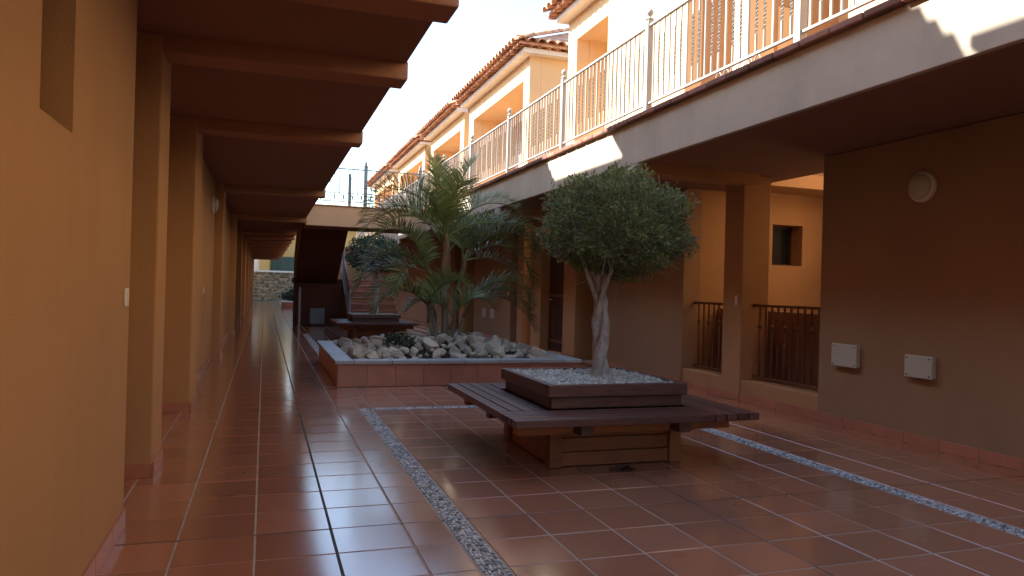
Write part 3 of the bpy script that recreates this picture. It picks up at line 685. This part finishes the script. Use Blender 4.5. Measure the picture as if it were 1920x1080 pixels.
# ------------------------------------------------------------------ bench planters
def bench(label, cx, cy):
    t = thing('bench_planter', label, 'bench', (cx, cy, 0), 'square slatted benches round tree boxes')
    W, WL = MT['wood'], MT['woodlow']
    h = 0.885; b = 0.53; lb = 0.47; sw = h-b; ns = 4; s_w = sw/ns
    # base of stacked planks with corner posts
    for k in range(3):
        z0, z1 = 0.004+k*.098, 0.004+(k+1)*.098-.005
        j = rnd.uniform(-.004, .004)
        for sy in (-1, 1): bx('base_plank', WL, t, cx-lb+.055, cx+lb-.055, cy+sy*(lb-.02)-.022+j, cy+sy*(lb-.02)+.022+j, z0, z1, bevel=0.005)
        for sx in (-1, 1): bx('base_plank', WL, t, cx+sx*(lb-.02)-.022+j, cx+sx*(lb-.02)+.022+j, cy-lb+.055, cy+lb-.055, z0, z1, bevel=0.005)
    for sx in (-1, 1):
        for sy in (-1, 1): bx('corner_post', WL, t, cx+sx*(lb-.012)-.045, cx+sx*(lb-.012)+.045, cy+sy*(lb-.012)-.045, cy+sy*(lb-.012)+.045, 0.002, .24, bevel=0.005)
    # joists in two crossing layers
    for dx in (-.36, .36): bx('joist', W, t, cx+dx-.045, cx+dx+.045, cy-h+.10, cy+h-.10, .268, .348, bevel=0.005)
    for dy in (-.62, -.36, .36, .62): bx('joist', W if abs(dy) < .5 else WL, t, cx-h+.09, cx+h-.09, cy+dy-.04, cy+dy+.04, .262-.0, .345, bevel=0.005) if abs(dy) > .5 else bx('joist', WL, t, cx-h+.20, cx+h-.20, cy+dy-.04, cy+dy+.04, .20, .266, bevel=0.005)
    # slats, laid pinwheel fashion
    Lp = 2*h-sw
    sm = MB().box(-Lp/2+.003, Lp/2-.003, -s_w/2+.006, s_w/2-.006, 0, .05).mesh('slat', W, bevel=0.005)
    for k in range(ns):
        q = h-(k+.5)*s_w
        inst(sm, 'slat', t, (cx-sw/2, cy-q, .35+rnd.uniform(0, .002))); inst(sm, 'slat', t, (cx+sw/2, cy+q, .35+rnd.uniform(0, .002)))
        inst(sm, 'slat', t, (cx+q, cy-sw/2, .35+rnd.uniform(0, .002)), (0, 0, math.pi/2)); inst(sm, 'slat', t, (cx-q, cy+sw/2, .35+rnd.uniform(0, .002)), (0, 0, math.pi/2))
    # tree box, two tiers
    for (o_, z0, z1) in ((.50, .402, .478), (.53, .482, .565)):
        for sy in (-1, 1): bx('box_board', W, t, cx-o_, cx+o_, cy+sy*(o_-.024)-.024, cy+sy*(o_-.024)+.024, z0, z1, bevel=0.006)
        for sx in (-1, 1): bx('box_board', W, t, cx+sx*(o_-.024)-.024, cx+sx*(o_-.024)+.024, cy-o_+.05, cy+o_-.05, z0, z1, bevel=0.006)
    bx('soil', MT['soil'], t, cx-.435, cx+.435, cy-.435, cy+.435, .10, .538, bevel=0)
    return t
bench('dark slatted timber bench round a tree box, in the open courtyard', 2.35, 5.10)
bench('distant slatted timber bench round a small tree before the stairs', 2.35, 16.75)
def gravel(label, cx, cy, n):
    mb = MB()
    for i in range(n):
        s_ = rnd.uniform(.008, .017)
        blob(mb, (cx+rnd.uniform(-.475, .475), cy+rnd.uniform(-.475, .475), .545+rnd.uniform(-.006, .012)), (s_*1.3, s_, s_*.75), rnd.uniform(0, 6), rnd.uniform(-.6, .6), .18, False)
    tag(mb.build('gravel', MT['gravel'], org=(cx, cy, .5), fix=False), label, 'gravel', kind='stuff')
gravel('pale gravel filling the box around the pale twisted trunk', 2.35, 5.10, 3600)
gravel('pale gravel in the distant tree box', 2.35, 16.75, 900)

# ------------------------------------------------------------------ plants
def leaf_cloud(mb, n, inside, cen, ax, ln, wd, upb=0.35):
    c = Vector(cen); k = 0
    while k < n:
        d = Vector((rnd.gauss(0,1), rnd.gauss(0,1), rnd.gauss(0,1))).normalized()
        rr = rnd.random()**0.22
        f = inside(d)
        p = c+Vector((d.x*ax[0], d.y*ax[1], d.z*ax[2]))*rr*f
        if mnoise.noise(p*7.0) < -0.20-0.1*rr and rr > .5: continue
        k += 1
        a = (d*rnd.uniform(.1, .9)+Vector((rnd.gauss(0,.6), rnd.gauss(0,.6), rnd.gauss(0,.5)+upb*0.3))).normalized()
        s_ = a.cross(Vector((rnd.gauss(0,1), rnd.gauss(0,1), rnd.gauss(0,1)+.6))).normalized(); nn = a.cross(s_)
        l = ln*rnd.uniform(.65, 1.25); w_ = wd*rnd.uniform(.75, 1.2)
        mb.add([p, p+a*l*.45+s_*w_+nn*w_*.35, p+a*l-nn*l*.12, p+a*l*.45-s_*w_+nn*w_*.35], [(0,1,2),(0,2,3)])
def ficus(label, base, crown, ax, nleaf, m, seed, ln=.042, wd=.0095):
    global rnd
    rnd = random.Random(seed)
    t = thing('ficus_tree', label, 'tree', base, 'clipped ficus trees in bench boxes')
    b = Vector(base); c = Vector(crown)
    tr = MB()
    def P(dx, dy, dz): return b+Vector((dx, dy, dz))
    # two stems winding round each other, then spreading limbs
    H1 = c.z-ax[2]*.55-b.z
    for ph, r0_, amp in ((2.6, .040, .034), (5.7, .033, .040)):
        pts = []; rr = []
        for i in range(15):
            u = i/14; a = ph+u*6.4
            pts.append(P(amp*math.cos(a)*(1-.2*u)+.06*u*math.sin(ph+.5), amp*math.sin(a), -0.02+u*H1*.98)); rr.append(r0_*(1.30-.70*u+.16*math.sin(u*15+ph)+.08*math.sin(u*37)) if u > .05 else r0_*1.5)
        tr.tube(pts, [q*(1+rnd.uniform(-.10, .12)) for q in rr], 10)
    tr.build('trunk', MT['bark'], t)
    for (dx, dy, dz0, ex, ey, ez, r_) in ((.0, 0, .50, -.25, -.05, .98, .017), (.01, .0, .62, -.12, .08, 1.02, .014), (.02, 0, .70, .08, -.02, 1.08, .022), (.0, .0, .66, .02, .1, 1.05, .016), (.01, 0, .72, .30, .05, 1.12, .016), (0, 0, .58, -.02, -.22, 1.08, .014)):
        k_ = H1/.85
        p0 = P(dx, dy, dz0*k_); p1 = P(ex*ax[0]/.63, ey, ez*k_*.98)
        mid = (p0+p1)/2+Vector((rnd.uniform(-.03, .03), rnd.uniform(-.03, .03), -.02))
        end = p1+(p1-p0)*.45+Vector((0, 0, .12))
        MB().tube([p0, mid, p1, end], [r_*1.1, r_, r_*.75, r_*.3], 7).build('limb', MT['bark'], t)
    tw = MB()
    for i in range(230):
        d = Vector((rnd.gauss(0,1), rnd.gauss(0,1), rnd.gauss(0,.8))).normalized()
        a = c+Vector((d.x*ax[0], d.y*ax[1], d.z*ax[2]))*rnd.uniform(.35, .6)+Vector((0,0,-.05)); e = c+Vector((d.x*ax[0], d.y*ax[1], d.z*ax[2]))*rnd.uniform(.88, 1.10)+Vector((rnd.gauss(0,.04), rnd.gauss(0,.04), rnd.gauss(0,.04)))
        tw.tube([a, (a+e)/2+Vector((rnd.gauss(0,.03), rnd.gauss(0,.03), rnd.gauss(0,.03))), e], [.006, .004, .002], 4, False)
    tw.build('twigs', MT['twig'], t, fix=False)
    lobes = [(Vector((rnd.gauss(0,1), rnd.gauss(0,1), rnd.gauss(0,1))).normalized(), rnd.uniform(.02, .11)) for _ in range(22)]
    off = Vector((seed*1.7, 0, 0))
    def inside(d):
        f = .93+.20*mnoise.noise(d*2.4+off)+.13*mnoise.noise(d*6+off)+.06*mnoise.noise(d*14+off)
        for l, h in lobes:
            q = d.dot(l)
            if q > .86: f += h*(q-.86)/.14
        if d.z < -.35: f *= 1-.16*min(1, (-d.z-.35)/.5)
        return f
    cr = MB(); leaf_cloud(cr, nleaf, inside, c, ax, ln, wd)
    tag(cr.build('crown', m, t, fix=False), kind='stuff')
    return t
ficus('clipped round ficus tree with pale twisted trunk in the open bench box', (2.45, 5.12, .50), (2.572, 5.15, 1.675), (.575, .60, .46), 19000, MT['ficus'], 3, .037, .0088)
ficus('smaller dark clipped ficus tree in the distant bench box before the stairs', (2.40, 16.75, .50), (2.36, 16.75, 1.88), (.66, .62, .46), 6000, MT['ficusdark'], 5, .06, .016)

rnd = random.Random(11)
pt = thing('palm_tree', 'feathery clumping palm growing from the rock planter', 'palm', (2.47, 10.4, .42))
PB = Vector((2.47, 10.4, .42))
stems = [((0, 0), (.0, .02, 1.48), .040), ((.10, .07), (.30, .1, 1.15), .028), ((-.10, .06), (-.20, .12, .95), .026), ((.02, .13), (.10, .3, 1.25), .028), ((.14, -.06), (.38, -.10, .62), .022), ((-.13, -.05), (-.28, -.14, .50), .020), ((.05, -.1), (.08, -.22, .35), .020), ((-.05, .1), (-.1, .2, .4), .02)]
tops = []
for (bx_, by_), (tx, ty, tz), r_ in stems:
    p0 = PB+Vector((bx_, by_, -.08)); p1 = PB+Vector((tx, ty, tz))
    n = 16; pts = [p0.lerp(p1, i/n)+Vector((0.02*math.sin(i*.5), 0, 0)) for i in range(n+1)]
    rr = [r_*(1.25-.35*i/n)*(1.08 if i % 2 else .96) for i in range(n+1)]
    k = 10
    MB().tube(pts[:k+1], rr[:k+1], 10).build('trunk', MT['palmtrunk'], pt)
    MB().tube(pts[k:]+[p1+(p1-p0).normalized()*.12], [x*1.25 for x in rr[k:]]+[r_*.35], 10).build('leaf_sheath', MT['sheath'], pt)
    tops.append(p1)
def frond(p, az, el, length, droop, m, twist=0.0, leaf=.34, nl=58, bare=.14):
    """arching feather leaf; az from +X towards +Y"""
    d = Vector((math.cos(az)*math.cos(el), math.sin(az)*math.cos(el), math.sin(el)))
    n = 16; pts = [p.copy()]; q = p.copy(); step = length/n; dirs = [d.copy()]
    for i in range(n):
        d = (d+Vector((0, 0, -droop*(0.35+1.5*i/n)/n))).normalized(); q = q+d*step; pts.append(q.copy()); dirs.append(d.copy())
    mb = MB(); mb.tube(pts, [.011*(1-.85*i/n)+.0015 for i in range(n+1)], 5, False)
    for i in range(nl):
        u = bare+(1-bare)*(i+.5)/nl
        f = u*n; j = min(int(f), n-1); c = pts[j].lerp(pts[j+1], f-j); dd = dirs[j]
        side = dd.cross(Vector((0, 0, 1)))
        if side.length < .05: side = Vector((1, 0, 0))
        side.normalize(); upv = side.cross(dd).normalized()
        side = (side*math.cos(twist)+upv*math.sin(twist)).normalized()
        upv = side.cross(dd).normalized()
        ll = leaf*(0.45+.75*math.sin(math.pi*min(1, (u*.93+.12))))*rnd.uniform(.85, 1.1)
        for sgn in (-1, 1):
            a = (side*sgn*rnd.uniform(.75, .95)+dd*(.45+.55*u)+upv*rnd.uniform(.20, .85)).normalized()
            w_ = .0082*rnd.uniform(.8, 1.2)
            wv = a.cross(upv).normalized()
            b0 = c; b1 = b0+a*ll*.35; a2 = (a+Vector((0, 0, -.10-rnd.uniform(0, .18)))).normalized(); b2 = b1+a2*ll*.35; a3 = (a2+Vector((0, 0, -.18-rnd.uniform(0, .28)))).normalized(); b3 = b2+a3*ll*.30
            mb.add([b0-wv*w_*.5, b0+wv*w_*.5, b1-wv*w_, b1+wv*w_, b2-wv*w_*.75, b2+wv*w_*.75, b3], [(0,1,3,2),(2,3,5,4),(4,5,6)])
    return mb.build('frond', m, pt, fix=False)
pi = math.pi
PMt, DR = MT['palm'], MT['palmdry']
FR = [  # stem, azimuth, elevation, length, droop, dry
    (0, pi*1.0, 1.15, 1.75, 3.3, 0), (0, pi*1.08, .72, 1.5, 2.6, 0), (0, .05, 1.0, 1.85, 3.0, 0), (0, -.2, .62, 1.6, 2.2, 0), (0, pi*.55, 1.35, 1.3, 1.0, 0), (0, -pi*.5, 1.2, 1.3, 2.2, 0), (0, pi*.82, 1.40, 1.35, .9, 0), (0, .4, 1.35, 1.35, 1.3, 0), (0, pi*1.28, 1.1, 1.3, 2.6, 0), (0, pi*.93, .95, 1.7, 3.2, 0),
    (1, -.05, .75, 1.5, 2.9, 0), (1, .5, 1.1, 1.4, 2.0, 0), (1, .15, .3, 1.5, 2.3, 1), (1, -.2, 1.1, 1.55, 3.0, 0), (1, pi*.5, 1.1, 1.3, 1.8, 0), (1, .0, .95, 1.7, 3.1, 0),
    (2, pi*1.05, .8, 1.4, 2.8, 0), (2, pi*1.25, .55, 1.15, 2.4, 0), (2, pi*.6, 1.1, 1.2, 1.6, 0), (2, pi*1.1, 1.2, 1.35, 2.8, 0), (2, pi*.98, .4, 1.3, 1.9, 1),
    (3, .3, .9, 1.4, 2.2, 0), (3, pi*.9, 1.1, 1.4, 2.2, 0), (3, -.1, 1.25, 1.5, 2.1, 0),
    (4, -.3, .8, 1.15, 2.5, 0), (4, .1, .55, 1.2, 2.4, 0), (4, .0, .2, 1.25, 1.7, 1),
    (5, pi*1.1, .75, 1.0, 2.4, 0), (5, pi*.9, .9, 1.0, 2.2, 0), (5, pi*1.7, 1.0, .9, 2.0, 0)]
for k in range(3): FR.append((6+k % 2, k*.47*pi, rnd.uniform(.75, 1.25), rnd.uniform(.6, .95), rnd.uniform(1.5, 2.4), 1 if k in (3, 9) else 0))
for s_, az, el, ln, dr, dry in FR:
    frond(tops[s_]+Vector((0, 0, .03)), az+rnd.uniform(-.08, .08), el, ln, dr, DR if dry else PMt, rnd.uniform(-.35, .35), leaf=.36 if s_ < 2 else .30)
# low shrub among the rocks
sh = thing('low_shrub', 'small dark shrub growing among the pale rocks', 'shrub', (1.72, 9.75, .36))
mb = MB()
for i in range(9):
    a = rnd.uniform(0, 6.28); e = Vector((1.72+.14*math.cos(a), 9.75+.14*math.sin(a), .36+rnd.uniform(.1, .2))); mb.tube([(1.72, 9.75, .34), e], .004, 4, False)
mb.build('stem', MT['twig'], sh, fix=False)
mb = MB(); leaf_cloud(mb, 900, lambda d: 1+.4*mnoise.noise(d*3), (1.72, 9.75, .46), (.22, .20, .10), .045, .010); tag(mb.build('foliage', MT['shrub'], sh, fix=False), kind='stuff')
# litter beside the bench
mb = MB()
for i in range(60):
    a = rnd.uniform(0, 6.28); q = rnd.random()**.6; p = Vector((2.335+.10*q*math.cos(a), 4.47+.05*q*math.sin(a), .003+.018*(1-q)*rnd.random()))
    d = Vector((rnd.gauss(0,1), rnd.gauss(0,1), rnd.gauss(0,.35))).normalized(); s_ = d.cross(Vector((0,0,1))).normalized()
    mb.add([p, p+d*.018+s_*.008+Vector((0,0,.005)), p+d*.036+Vector((0,0,.003)), p+d*.018-s_*.008+Vector((0,0,.005))], [(0,1,2),(0,2,3)])
tag(mb.build('leaf_litter', MT['dead'], org=(2.335, 4.47, 0), fix=False), 'dark flattened clump of dead leaves on the floor at the foot of the bench', 'litter', kind='stuff')
o = MB().add([(4.09,4.66,.004),(4.11,4.655,.014),(4.135,4.665,.005),(4.115,4.68,.012)], [(0,1,3),(1,2,3)]).build('dead_leaf', MT['dead'], org=(4.11, 4.66, 0), fix=False); tag(o, 'single dark dead leaf on the bare tiles near the shaded wall', 'leaf')

# ------------------------------------------------------------------ beyond the walkway
p2 = thing('raised_planter', 'far raised planter with pale coping at the end of the walkway', 'planter', (2.2, 37.5, 0))
bx('planter_wall', MT['skirt'], p2, .85, 3.6, 36, 39, 0, .30, bevel=0.01); bx('coping', MT['white'], p2, .80, 3.65, 35.95, 39.05, .302, .35, bevel=0.01)
mb = MB(); leaf_cloud(mb, 2600, lambda d: 1+.3*mnoise.noise(d*3), (2.2, 37.5, .5), (1.3, 1.4, .4), .16, .05); tag(mb.build('foliage', MT['shrub'], p2, fix=False), kind='stuff')
sw_ = thing('stone_wall', 'sunlit rubble stone wall with white coping beyond the walkway', 'wall', (0, 52.2, 0))
bx('core', MT['mortar'], sw_, -14, 16, 52.1, 52.5, -.02, 1.9, bevel=0)
mb = MB()
for i in range(150):
    for j in range(9):
        x = -8+i*.13+rnd.uniform(-.05, .05); z = .1+j*.215+rnd.uniform(-.06, .06)
        blob(mb, (x, 52.09, z), (rnd.uniform(.08, .15), .06, rnd.uniform(.07, .13)), 0, 0, .25, False)
tag(mb.build('stones', MT['wallstone'], sw_, fix=False), kind='stuff')
bx('coping', MT['white'], sw_, -14, 16, 52.0, 52.6, 1.9, 2.02, bevel=0.02)
fh = thing('house', 'yellow and white house with dark green shutters beyond the stone wall', 'house', (1, 60, 0))
bx('wall', MT['white'], fh, -9, -0.35, 58, 64, 0, 6, bevel=0.02); bx('pillar', MT['yellow'], fh, -.35, .32, 57.7, 64, 0, 6, bevel=0.02); bx('wall', MT['yellow'], fh, .32, 12, 58.6, 64, 0, 6, bevel=0.02)
for i in range(8): 
    wn = bx('shutter', MT['greenglass'], fh, .45+i*.62, .45+i*.62+.58, 58.5, 58.598, .9, 3.2, bevel=0.01)
bx('window', MT['glass'], fh, -1.7, -.95, 57.95, 57.998, 1.2, 3.0, bevel=0)
bx('roof', MT['rooftile'], fh, -9.5, 12.5, 57.2, 64.5, 6.002, 6.2, bevel=0.02)
tag(MB().box(2.0, 5.14, 41.0, 41.25, 0, 2.9).build('courtyard_wall', S, org=(3.5, 41.1, 0)), 'orange cross wall closing the far courtyard behind the palm', 'wall')
